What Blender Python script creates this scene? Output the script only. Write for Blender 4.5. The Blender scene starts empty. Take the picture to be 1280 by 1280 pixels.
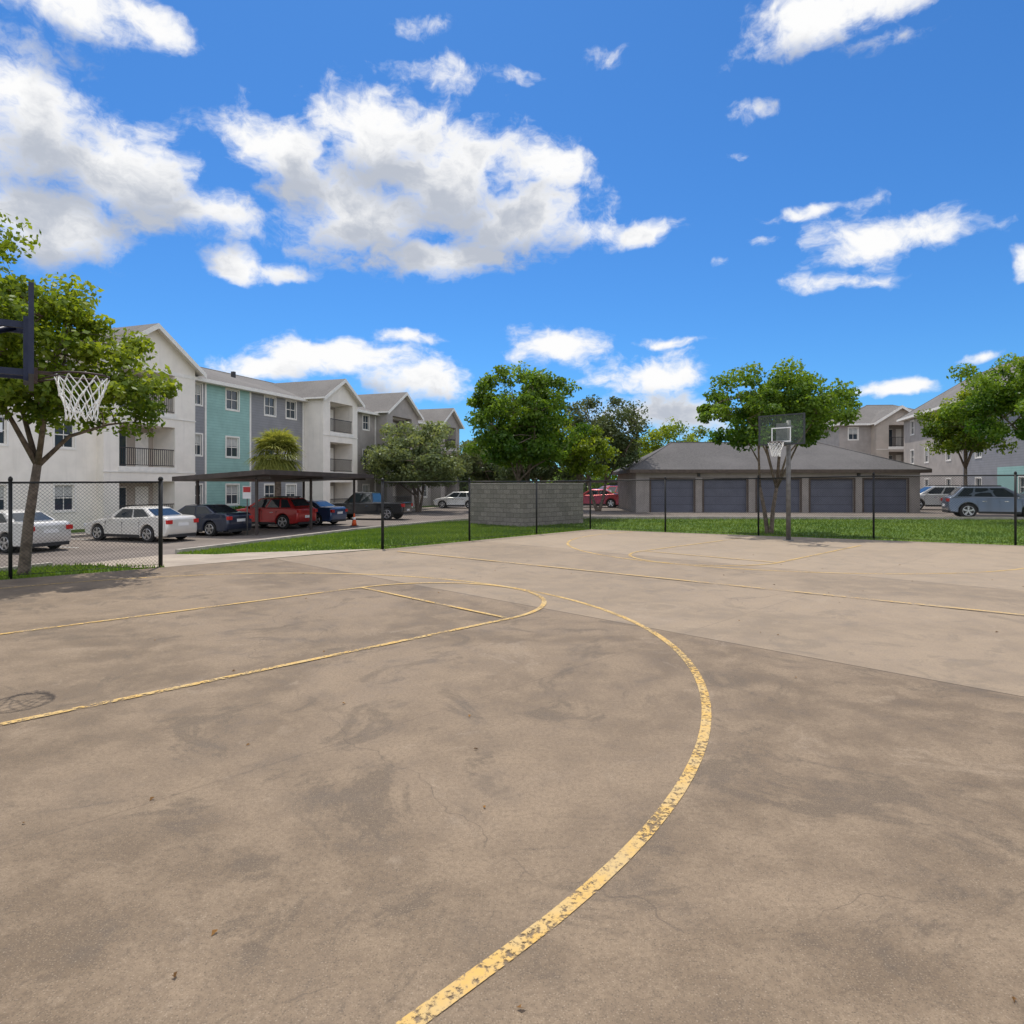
import bpy, bmesh, math, random
import numpy as np
from mathutils import Vector, Matrix, noise as mnoise

random.seed(7)
F=800.0; HZ=606.0; CH=1.75
S=bpy.context.scene
COL=S.collection

# ------------------------------------------------------------ terrain height
QK=[12,14,19,21]; QV=[0,-.08,-.52,-.6]
def Hq(x,y):
    q=-.9*x+.35*y
    return float(np.interp(q,QK,QV))
def uv2xy(u,v): return ((u-v)*.7071,(u+v)*.7071)

# ------------------------------------------------------------ node helpers
def mth(nt,op,a,b=None,c=None,clamp=False):
    n=nt.nodes.new('ShaderNodeMath'); n.operation=op; n.use_clamp=clamp
    for i,v in enumerate((a,b,c)):
        if v is None: continue
        if isinstance(v,(int,float)): n.inputs[i].default_value=v
        else: nt.links.new(v,n.inputs[i])
    return n.outputs[0]
def vmth(nt,op,a,b=None,c=None,out=0):
    n=nt.nodes.new('ShaderNodeVectorMath'); n.operation=op
    for i,v in enumerate((a,b,c)):
        if v is None: continue
        if isinstance(v,(tuple,list)): n.inputs[i].default_value=v
        else: nt.links.new(v,n.inputs[i])
    return n.outputs[out]
def mixc(nt,f,a,b,bt='MIX'):
    n=nt.nodes.new('ShaderNodeMix'); n.data_type='RGBA'; n.blend_type=bt
    for k,v in ((0,f),(6,a),(7,b)):
        if isinstance(v,(int,float)): n.inputs[k].default_value=v
        elif isinstance(v,(tuple,list)): n.inputs[k].default_value=(v[0],v[1],v[2],1)
        else: nt.links.new(v,n.inputs[k])
    return n.outputs[2]
def noi(nt,vec,scale,detail=4,rough=.5,dist=0):
    n=nt.nodes.new('ShaderNodeTexNoise')
    n.inputs['Scale'].default_value=scale; n.inputs['Detail'].default_value=detail
    n.inputs['Roughness'].default_value=rough; n.inputs['Distortion'].default_value=dist
    if vec is not None: nt.links.new(vec,n.inputs['Vector'])
    return n.outputs[0]
def sms(nt,v,a,b,lo=0,hi=1,typ='SMOOTHSTEP'):
    n=nt.nodes.new('ShaderNodeMapRange'); n.interpolation_type=typ
    nt.links.new(v,n.inputs[0]); n.inputs[1].default_value=a; n.inputs[2].default_value=b
    n.inputs[3].default_value=lo; n.inputs[4].default_value=hi
    return n.outputs[0]
def mat0(name,col=(.5,.5,.5),rough=.8,metal=0,spec=.5):
    m=bpy.data.materials.new(name); m.use_nodes=True
    nt=m.node_tree; b=nt.nodes['Principled BSDF']
    b.inputs['Base Color'].default_value=(*col,1); b.inputs['Roughness'].default_value=rough
    b.inputs['Metallic'].default_value=metal; b.inputs['Specular IOR Level'].default_value=spec
    return m,nt,b
def objco(nt):
    return nt.nodes.new('ShaderNodeTexCoord').outputs['Object']
def bump(nt,b,h,strength=.3,dist=.02):
    n=nt.nodes.new('ShaderNodeBump'); n.inputs['Strength'].default_value=strength
    n.inputs['Distance'].default_value=dist; nt.links.new(h,n.inputs['Height'])
    nt.links.new(n.outputs[0],b.inputs['Normal'])
def nmat(name,c1,c2,scale=3,rough=.85,bs=None,bstr=.2,detail=3,metal=0,spec=.3):
    m,nt,b=mat0(name,c1,rough,metal,spec); co=objco(nt)
    n=noi(nt,co,scale,detail,.6)
    c=mixc(nt,sms(nt,n,.35,.65),c1,c2)
    nt.links.new(c,b.inputs['Base Color'])
    if bs: bump(nt,b,noi(nt,co,bs,2),bstr,.02)
    return m
def siding(name,c,pitch=.18):
    m,nt,b=mat0(name,c,.7,0,.3); co=objco(nt)
    sp=nt.nodes.new('ShaderNodeSeparateXYZ'); nt.links.new(co,sp.inputs[0])
    fr=mth(nt,'FRACT',mth(nt,'DIVIDE',sp.outputs[2],pitch))
    n=noi(nt,co,1.2,3,.6)
    dark=tuple(x*.85 for x in c)
    cc=mixc(nt,sms(nt,n,.3,.7),c,dark)
    cc=mixc(nt,sms(nt,fr,.88,.97),cc,tuple(x*.6 for x in c))
    nt.links.new(cc,b.inputs['Base Color'])
    return m
def stucco(name,c1,c2):
    m,nt,b=mat0(name,c1,.88,0,.2); co=objco(nt)
    c=mixc(nt,sms(nt,noi(nt,co,1.1,3,.6),.35,.65),c1,c2)
    stv=vmth(nt,'MULTIPLY',co,(3.2,3.2,.22))
    c=mixc(nt,sms(nt,noi(nt,stv,1.0,3,.65),.52,.78,0,.30),c,tuple(x*.75 for x in c2))
    nt.links.new(c,b.inputs['Base Color']); return m

# ------------------------------------------------------------ materials
M={}
M['white']=stucco('stucco_cream',(.86,.80,.72),(.79,.735,.66))
M['taupe']=stucco('stucco_taupe',(.40,.36,.33),(.34,.31,.285))
M['gtaupe']=stucco('stucco_garage',(.33,.295,.27),(.28,.25,.23))
M['tan']=stucco('stucco_tan',(.48,.415,.36),(.42,.37,.32))
M['grey']=siding('siding_grey',(.285,.285,.30))
M['teal']=siding('siding_teal',(.31,.51,.47))
M['trim']=nmat('trim_white',(.84,.80,.74),(.76,.73,.68),4,.6)
M['brown']=nmat('trim_brown',(.10,.075,.06),(.075,.055,.045),4,.6)
M['glass'],_,_=mat0('window_glass',(.035,.05,.065),.06,0,.8)
M['blind']=nmat('window_blind',(.5,.5,.48),(.42,.42,.4),6,.8)
M['rail']=mat0('rail_dark',(.03,.028,.028),.5)[0]
M['black']=nmat('black_coated_steel',(.012,.012,.013),(.02,.02,.02),8,.5)
M['navy']=nmat('navy_steel',(.012,.017,.045),(.02,.025,.055),8,.4)
M['polegrey']=nmat('galvanised_steel',(.16,.155,.15),(.11,.105,.10),6,.55,metal=.2)
M['boardframe']=nmat('board_frame',(.05,.055,.06),(.035,.04,.045),6,.5)
M['rim']=nmat('rim_steel',(.06,.035,.03),(.04,.025,.025),12,.5)
M['net']=mat0('net_cord',(.8,.8,.78),.8)[0]
M['bark']=nmat('bark',(.20,.155,.12),(.11,.085,.065),9,.95,30,.6)
M['door']=siding('garage_door_paint',(.125,.13,.165),.53)
M['kerb']=nmat('kerb_concrete',(.40,.36,.32),(.30,.27,.24),3,.9)
M['sidewalk']=nmat('sidewalk_concrete',(.37,.315,.255),(.29,.245,.20),1.2,.9)
M['carport']=nmat('carport_metal',(.075,.06,.055),(.055,.045,.04),2,.5)
M['tyre']=mat0('tyre_rubber',(.018,.018,.018),.85)[0]
M['alloy']=mat0('alloy_wheel',(.55,.56,.58),.3,.9)[0]
M['plastic']=mat0('black_plastic',(.02,.02,.022),.6)[0]
M['chrome']=mat0('chrome',(.7,.7,.72),.15,1)[0]
M['carglass']=mat0('car_glass',(.02,.028,.035),.04,0,.9)[0]
M['tail']=mat0('tail_lamp',(.45,.015,.015),.2)[0]
M['head']=mat0('head_lamp',(.75,.77,.8),.1)[0]
M['plate']=mat0('number_plate',(.7,.7,.7),.5)[0]
M['orange']=nmat('cone_orange',(.75,.12,.03),(.6,.09,.02),5,.6)
M['signred']=mat0('sign_red',(.5,.03,.03),.5)[0]
M['signwhite']=mat0('sign_white',(.75,.75,.75),.5)[0]
PNT={}
def paint(name,c,metal=.3):
    if name in PNT: return PNT[name]
    m,nt,b=mat0(name,c,.28,metal,.5)
    b.inputs['Coat Weight'].default_value=.8; b.inputs['Coat Roughness'].default_value=.05
    co=objco(nt); n=noi(nt,co,2.5,2)
    nt.links.new(mixc(nt,n,c,tuple(x*.85 for x in c)),b.inputs['Base Color'])
    PNT[name]=m; return m

def shingle(name,c1,c2):
    m,nt,b=mat0(name,c1,.95,0,.2); co=objco(nt)
    sp=nt.nodes.new('ShaderNodeSeparateXYZ'); nt.links.new(co,sp.inputs[0])
    fr=mth(nt,'FRACT',mth(nt,'DIVIDE',sp.outputs[2],.07))
    c=mixc(nt,sms(nt,noi(nt,co,9,3,.7),.35,.65),c1,c2)
    c=mixc(nt,sms(nt,noi(nt,co,.35,3,.6),.4,.7,0,.5),c,tuple(x*1.25 for x in c2))
    c=mixc(nt,sms(nt,fr,.8,1,0,.5),c,tuple(x*.5 for x in c1))
    nt.links.new(c,b.inputs['Base Color']); return m
M['roof']=shingle('roof_shingles',(.125,.118,.113),(.165,.157,.15))
M['roofd']=shingle('roof_shingles_dark',(.085,.082,.083),(.115,.11,.11))

# concrete court
m,nt,b=mat0('court_concrete',(.3,.25,.2),.8,0,.3)
co=objco(nt)
sp=nt.nodes.new('ShaderNodeSeparateXYZ'); nt.links.new(co,sp.inputs[0])
X,Y=sp.outputs[0],sp.outputs[1]
U=mth(nt,'MULTIPLY',mth(nt,'ADD',X,Y),.7071); V=mth(nt,'MULTIPLY',mth(nt,'SUBTRACT',Y,X),.7071)
big=noi(nt,co,.33,4,.65,.8); mid=noi(nt,co,2.3,6,.70); fine=noi(nt,co,38,3,.75); spk=noi(nt,co,150,1,.5)
st=noi(nt,co,.85,6,.74,1.4)
c=mixc(nt,sms(nt,big,.36,.64),(.137,.099,.064),(.215,.160,.108))
c=mixc(nt,sms(nt,mid,.42,.64,0,.6),c,(.262,.200,.139))
c=mixc(nt,sms(nt,mid,.45,.32,0,.6),c,(.115,.085,.057))
c=mixc(nt,sms(nt,st,.53,.62,0,.60),c,(.100,.077,.056))
c=mixc(nt,sms(nt,st,.42,.34,0,.5),c,(.275,.213,.150))
c=mixc(nt,sms(nt,fine,.40,.70,0,.65),c,mixc(nt,.6,c,(.07,.053,.038)))
c=mixc(nt,sms(nt,fine,.36,.24,0,.45),c,(.35,.285,.205))
c=mixc(nt,sms(nt,spk,.60,.70,0,.6),c,(.06,.046,.033))
c=mixc(nt,sms(nt,spk,.38,.28,0,.4),c,(.41,.345,.265))
c=mixc(nt,sms(nt,U,6.70,6.74,0,.27),c,(.38,.31,.23))
c=mixc(nt,sms(nt,U,13.4,13.45,0,.2),c,(.41,.335,.25))
def band(coord,centre,w):
    return sms(nt,mth(nt,'ABSOLUTE',mth(nt,'SUBTRACT',coord,centre)),w,w*.4)
j=mth(nt,'MAXIMUM',band(U,6.72,.016),band(U,13.42,.012))
j=mth(nt,'MAXIMUM',j,mth(nt,'MULTIPLY',band(V,3.9,.010),.3))
jc=mixc(nt,mth(nt,'MULTIPLY',j,sms(nt,big,.3,.5)),c,(.075,.055,.04))
vo=nt.nodes.new('ShaderNodeTexVoronoi'); vo.feature='DISTANCE_TO_EDGE'; vo.inputs['Scale'].default_value=.23
wn=nt.nodes.new('ShaderNodeTexNoise'); wn.inputs['Scale'].default_value=1.2; wn.inputs['Detail'].default_value=4
nt.links.new(co,wn.inputs['Vector'])
wv=vmth(nt,'ADD',co,vmth(nt,'MULTIPLY',wn.outputs[1],(.9,.9,.0)))
nt.links.new(wv,vo.inputs['Vector'])
crk=mth(nt,'MULTIPLY',sms(nt,vo.outputs[0],.0014,.0003),sms(nt,big,.46,.56))
jc=mixc(nt,mth(nt,'MULTIPLY',crk,.42),jc,(.055,.043,.034))
nt.links.new(jc,b.inputs['Base Color'])
nt.links.new(sms(nt,mid,.3,.7,.66,.9),b.inputs['Roughness'])
bump(nt,b,spk,.25,.004)
M['court']=m

# court paint, worn
m,nt,b=mat0('court_paint',(.62,.43,.14),.75,0,.3); co=objco(nt)
f1=noi(nt,co,30,6,.75)
c=mixc(nt,sms(nt,noi(nt,co,5,3,.6),.35,.65),(.53,.335,.095),(.48,.345,.155))
c=mixc(nt,sms(nt,f1,.44,.64,0,.8),c,(.34,.255,.15))
nt.links.new(c,b.inputs['Base Color'])
tr=nt.nodes.new('ShaderNodeBsdfTransparent'); mx=nt.nodes.new('ShaderNodeMixShader')
w=mth(nt,'ADD',f1,mth(nt,'MULTIPLY',noi(nt,co,1.3,2),.5))
nt.links.new(sms(nt,w,.73,.85,0,.92),mx.inputs[0])
nt.links.new(b.outputs[0],mx.inputs[1]); nt.links.new(tr.outputs[0],mx.inputs[2])
nt.links.new(mx.outputs[0],nt.nodes['Material Output'].inputs[0])
M['paint']=m

m,nt,b=mat0('asphalt',(.1,.1,.1),.9,0,.3); co=objco(nt)
c=mixc(nt,sms(nt,noi(nt,co,.25,4,.6),.35,.65),(.145,.122,.106),(.21,.177,.153))
c=mixc(nt,sms(nt,noi(nt,co,30,2,.6),.4,.7,0,.6),c,(.09,.08,.07))
nt.links.new(c,b.inputs['Base Color']); M['asphalt']=m
M['lotpaint']=nmat('lot_paint',(.6,.6,.58),(.4,.4,.38),6,.8)
m,nt,b=mat0('grass_ground',(.05,.09,.02),.95,0,.2); co=objco(nt)
c=mixc(nt,sms(nt,noi(nt,co,.6,4,.6),.35,.65),(.055,.115,.014),(.115,.175,.024))
c=mixc(nt,sms(nt,noi(nt,co,14,3,.7),.4,.7,0,.6),c,(.04,.07,.012))
nt.links.new(c,b.inputs['Base Color']); M['grass']=m
def leafmat(name,ca,cb,trans=.35):
    m=bpy.data.materials.new(name); m.use_nodes=True; nt=m.node_tree; nt.nodes.clear()
    at=nt.nodes.new('ShaderNodeAttribute'); at.attribute_name='var'
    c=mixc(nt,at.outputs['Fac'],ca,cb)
    d=nt.nodes.new('ShaderNodeBsdfDiffuse')
    nt.links.new(c,d.inputs['Color'])
    gl=nt.nodes.new('ShaderNodeBsdfGlossy'); gl.inputs['Roughness'].default_value=.45; gl.inputs['Color'].default_value=(.9,.95,1,1)
    t=nt.nodes.new('ShaderNodeBsdfTranslucent')
    nt.links.new(mixc(nt,1,c,(1.6,1.5,.8),'MULTIPLY'),t.inputs[0])
    m0=nt.nodes.new('ShaderNodeMixShader'); m0.inputs[0].default_value=.03
    nt.links.new(d.outputs[0],m0.inputs[1]); nt.links.new(gl.outputs[0],m0.inputs[2])
    mx=nt.nodes.new('ShaderNodeMixShader'); mx.inputs[0].default_value=trans
    nt.links.new(m0.outputs[0],mx.inputs[1]); nt.links.new(t.outputs[0],mx.inputs[2])
    o=nt.nodes.new('ShaderNodeOutputMaterial'); nt.links.new(mx.outputs[0],o.inputs[0]); return m
M['leaf']=leafmat('leaf_green',(.040,.098,.009),(.17,.26,.028),.44)
M['leafy']=leafmat('leaf_yellow_green',(.070,.125,.011),(.25,.31,.030),.46)
M['leafo']=leafmat('leaf_olive',(.10,.135,.055),(.21,.25,.11),.35)
M['leafd']=leafmat('leaf_dark',(.045,.072,.025),(.12,.14,.055),.3)
M['leafp']=leafmat('leaf_palm',(.13,.16,.035),(.32,.33,.08),.35)
M['blade']=leafmat('grass_blade',(.055,.115,.013),(.15,.225,.028),.38)
M['debris']=leafmat('dry_leaf',(.09,.045,.015),(.28,.14,.035),.1)

# ------------------------------------------------------------ mesh builder
class MB:
    def __init__(s): s.V=[];s.F=[];s.I=[];s.mats=[];s.SM=[]
    def mi(s,m):
        if isinstance(m,str): m=M[m]
        if m not in s.mats: s.mats.append(m)
        return s.mats.index(m)
    def poly(s,pts,m,smooth=False):
        n=len(s.V); s.V+= [tuple(p) for p in pts]; s.F.append(tuple(range(n,n+len(pts)))); s.I.append(s.mi(m)); s.SM.append(smooth)
    def box(s,a,b_,m):
        x0,y0,z0=[min(a[i],b_[i]) for i in range(3)]; x1,y1,z1=[max(a[i],b_[i]) for i in range(3)]
        n=len(s.V)
        s.V+=[(x0,y0,z0),(x1,y0,z0),(x1,y1,z0),(x0,y1,z0),(x0,y0,z1),(x1,y0,z1),(x1,y1,z1),(x0,y1,z1)]
        for f in ((0,3,2,1),(4,5,6,7),(0,1,5,4),(1,2,6,5),(2,3,7,6),(3,0,4,7)):
            s.F.append(tuple(n+i for i in f)); s.I.append(s.mi(m)); s.SM.append(False)
    def slab(s,pts,t,m,me=None):
        me=me or m
        lo=[(p[0],p[1],p[2]-t) for p in pts]
        s.poly(pts,m); s.poly(lo[::-1],me)
        for i in range(len(pts)):
            j=(i+1)%len(pts); s.poly([pts[i],lo[i],lo[j],pts[j]],me)
    def tube(s,pts,rad,m,n=6,cap=True):
        pts=[Vector(p) for p in pts]
        if isinstance(rad,(int,float)): rad=[rad]*len(pts)
        base=len(s.V); k=s.mi(m)
        for i,p in enumerate(pts):
            d=(pts[min(i+1,len(pts)-1)]-pts[max(i-1,0)])
            if d.length<1e-6: d=Vector((0,0,1))
            d.normalize()
            a=d.cross(Vector((0.13,.99,.05)) if abs(d.y)<.9 else Vector((1,0,0))).normalized(); b2=d.cross(a)
            for q in range(n):
                t=2*math.pi*q/n
                s.V.append(tuple(p+(a*math.cos(t)+b2*math.sin(t))*rad[i]))
        for i in range(len(pts)-1):
            for q in range(n):
                r=(q+1)%n
                s.F.append((base+i*n+q,base+i*n+r,base+(i+1)*n+r,base+(i+1)*n+q)); s.I.append(k); s.SM.append(True)
        if cap:
            s.F.append(tuple(base+q for q in range(n))[::-1]); s.I.append(k); s.SM.append(False)
            e=base+(len(pts)-1)*n
            s.F.append(tuple(e+q for q in range(n))); s.I.append(k); s.SM.append(False)
    def obj(s,name,parent=None,loc=(0,0,0),rot=0):
        me=bpy.data.meshes.new(name); me.from_pydata(s.V,[],s.F)
        for m in s.mats: me.materials.append(m)
        me.polygons.foreach_set('material_index',s.I); me.polygons.foreach_set('use_smooth',s.SM)
        me.update()
        o=bpy.data.objects.new(name,me); COL.objects.link(o)
        o.location=loc; o.rotation_euler=(0,0,rot)
        if parent: o.parent=parent
        return o
def empty(name,loc=(0,0,0),rot=0):
    e=bpy.data.objects.new(name,None); COL.objects.link(e); e.empty_display_size=.5
    e.location=loc; e.rotation_euler=(0,0,rot); return e

# ------------------------------------------------------------ ground & sheets
def sheet(name,poly,off,mat,flat=False):
    bm=bmesh.new()
    vs=[bm.verts.new((p[0],p[1],0)) for p in poly]; f=bm.faces.new(vs)
    bm.normal_update()
    if f.normal.z<0: f.normal_flip()
    if not flat:
        bmesh.ops.triangulate(bm,faces=bm.faces[:])
        no=Vector((-.9,.35,0)); L2=no.length_squared
        for q in QK:
            co_=no*(q/L2)
            bmesh.ops.bisect_plane(bm,geom=bm.verts[:]+bm.edges[:]+bm.faces[:],plane_co=co_,plane_no=no.normalized())
        for v in bm.verts: v.co.z=Hq(v.co.x,v.co.y)
    for v in bm.verts: v.co.z+=off
    me=bpy.data.meshes.new(name); bm.to_mesh(me); bm.free(); me.materials.append(M[mat])
    o=bpy.data.objects.new(name,me); COL.objects.link(o); return o
sheet('ground',[(-1500,-1500),(1500,-1500),(1500,1500),(-1500,1500)],-.035,'grass')
lot=[(-90,4),(-16,7.5),(-13.0,12.1),(-10.8,15.3),(-9.2,17.4),(-6.9,28.3),(-3.4,32.2),(1,33.6),(60,32),(110,28),(110,85),(-20,115),(-90,70)]
sheet('parking_lot',lot,-.020,'asphalt')
fence_L=[(-16.6,6.2),(-13.8,8.5),(-11.9,10.15),(-9.46,12.07),(-7.55,13.75)]
fence_R=[(-3.59,17.75),(-1.35,20.3),(.88,22.9),(3.12,25.5),(5.75,24.0),(8.6,22.33),(11.64,20.6),(14.75,18.75),(17.8,16.95),(20.9,15.2),(24,13.4)]
cp=[(-16.9,5.8),(-9.3,11.85),(-7.35,13.6),(-3.4,17.5),(3.15,25.15),(24,13.0),(36,4),(30,-20),(-12,-16)]
mb=MB(); 
mb.slab([(x,y,0) for x,y in cp],.14,'court'); mb.obj('basketball_court')
sheet('walkway',[(-10.7,15.25),(-9.3,17.15),(-7.6,16.4),(-3.62,17.62),(-7.42,13.68),(-8.0,13.6)],-.010,'sidewalk')
def kerb(name,pts,w=.15,h=.13,mat='kerb'):
    mb=MB()
    den=[]
    for (a,b_) in zip(pts[:-1],pts[1:]):
        L=math.dist(a,b_); n=max(1,int(L/1.0))
        for i in range(n): den.append((a[0]+(b_[0]-a[0])*i/n,a[1]+(b_[1]-a[1])*i/n))
    den.append(pts[-1])
    for a,b_ in zip(den[:-1],den[1:]):
        d=Vector((b_[0]-a[0],b_[1]-a[1],0)).normalized(); n=Vector((-d.y,d.x,0))*w/2
        A=Vector((a[0],a[1],Hq(*a)+h-.035)); B=Vector((b_[0],b_[1],Hq(*b_)+h-.035))
        mb.slab([A+n,A-n,B-n,B+n],h+.02,mat)
    return mb.obj(name)
kerb('kerb',[(-16,7.5),(-13.0,12.1),(-10.9,15.15)])
kerb('kerb',[(-9.15,17.5),(-6.9,28.3),(-3.4,32.2),(1,33.6),(60,32)])

# court markings
def strip(mb,pts,w,closed=False,z=.004):
    n=len(pts)
    L=[];R=[]
    for i in range(n):
        a=Vector(pts[(i-1)%n] if closed else pts[max(i-1,0)]); c_=Vector(pts[(i+1)%n] if closed else pts[min(i+1,n-1)])
        d=(c_-a).normalized(); nrm=Vector((-d.y,d.x))*w/2; p=Vector(pts[i])
        L.append(p+nrm);R.append(p-nrm)
    for i in range(n if closed else n-1):
        k=(i+1)%n
        mb.poly([(L[i].x,L[i].y,z),(R[i].x,R[i].y,z),(R[k].x,R[k].y,z),(L[k].x,L[k].y,z)],'paint')
def arc(cu,cv,r,a0,a1,n=72):
    return [uv2xy(cu+r*math.cos(math.radians(a0+(a1-a0)*i/n)),cv+r*math.sin(math.radians(a0+(a1-a0)*i/n))) for i in range(n+1)]
LW=.072
VC=7.72; mb=MB()
def half(hu,sgn,z0):
    fa=arc(hu,VC,6.02,-90,90) if sgn>0 else arc(hu,VC,6.02,90,270)
    base=hu-sgn*1.6
    pts=[uv2xy(base,VC-6.02*sgn)]+fa+[uv2xy(base,VC+6.02*sgn)]
    strip(mb,pts,LW,z=z0)
    ft=hu+sgn*4.19
    fa=arc(ft,VC,1.79,-90,90,40) if sgn>0 else arc(ft,VC,1.79,90,270,40)
    pts=[uv2xy(base,VC-1.79*sgn)]+fa+[uv2xy(base,VC+1.79*sgn)]
    strip(mb,pts,LW,z=z0+.004)
    strip(mb,[uv2xy(ft,VC-1.74),uv2xy(ft,VC+1.74)],LW*.9,z=z0+.008)
half(1.68,1,.004); half(18.55,-1,.004)
strip(mb,[(-3.0,16.75),(6.95,8.45),(11,5.05),(15,1.7)],LW,z=.0165)
mb.obj('court_markings')

mb=MB()
eX,eY=.33,.944
for k in range(14):
    s=k*2.75
    bx,by=-17.6+eX*s,21.6+eY*s
    a=Vector((bx-4.4,by+1.55)); b_=Vector((bx+.4,by-.15)); n=Vector((eX,eY))*.05
    z=-.6-.014
    mb.poly([(a.x-n.x,a.y-n.y,z),(b_.x-n.x,b_.y-n.y,z),(b_.x+n.x,b_.y+n.y,z),(a.x+n.x,a.y+n.y,z)],'lotpaint')
mb.obj('parking_bay_lines')

# ------------------------------------------------------------ grass blades
def pip(poly,x,y):
    inside=np.zeros(len(x),bool); n=len(poly)
    for i in range(n):
        x1,y1=poly[i]; x2,y2=poly[(i+1)%n]
        c_=((y1>y)!=(y2>y))&(x<(x2-x1)*(y-y1)/((y2-y1)+1e-12)+x1); inside^=c_
    return inside
def soup(name,co4,var,mat,parent=None,nv=4):
    n=len(co4); 
    me=bpy.data.meshes.new(name); 
    me.from_pydata(co4.reshape(-1,3).tolist(),[],np.arange(n*nv).reshape(n,nv).tolist())
    at=me.attributes.new('var','FLOAT','POINT'); at.data.foreach_set('value',np.repeat(np.clip(var,0,1),nv).astype(np.float32))
    me.materials.append(M[mat]); o=bpy.data.objects.new(name,me); COL.objects.link(o)
    if parent: o.parent=parent
    return o
rg=np.random.default_rng(3)
def grass(name,polys):
    allc=[];allv=[]
    for poly,n,hh in polys:
        P=np.array(poly); x=rg.uniform(P[:,0].min(),P[:,0].max(),n); y=rg.uniform(P[:,1].min(),P[:,1].max(),n)
        k=pip(poly,x,y)&~pip(cp,x,y)&~pip(lot,x,y); x=x[k];y=y[k]; n=len(x)
        z=np.interp(-.9*x+.35*y,QK,QV)-.04
        a=rg.uniform(0,2*np.pi,n); w=rg.uniform(.012,.028,n); h=rg.uniform(.5,1.2,n)*hh; lx=rg.normal(0,.03,n); ly=rg.normal(0,.03,n)
        c_=np.zeros((n,3,3)); c_[:,0]=np.stack([x-np.cos(a)*w,y-np.sin(a)*w,z],1); c_[:,1]=np.stack([x+np.cos(a)*w,y+np.sin(a)*w,z],1)
        c_[:,2]=np.stack([x+lx,y+ly,z+h],1); allc.append(c_)
        v=.5+.35*np.sin(x*.9+np.sin(y*.7)*2)*np.sin(y*1.1+x*.3)+rg.normal(0,.2,n); allv.append(v)
    soup(name,np.concatenate(allc),np.concatenate(allv),'blade',nv=3)
grass('grass',[([(3.2,25.2),(24,13),(40,5),(45,32),(1,33.5)],100000,.085),
 ([(-9.1,17.2),(-7.6,16.45),(-3.6,17.7),(3.2,25.4),(1,33.5),(-3.4,32),(-6.8,28.3)],55000,.085),
 ([(-17,6),(-7.3,13.6),(-8.3,14.0),(-10.9,15.2),(-13,12.1),(-16,7.6)],22000,.10)])

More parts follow.
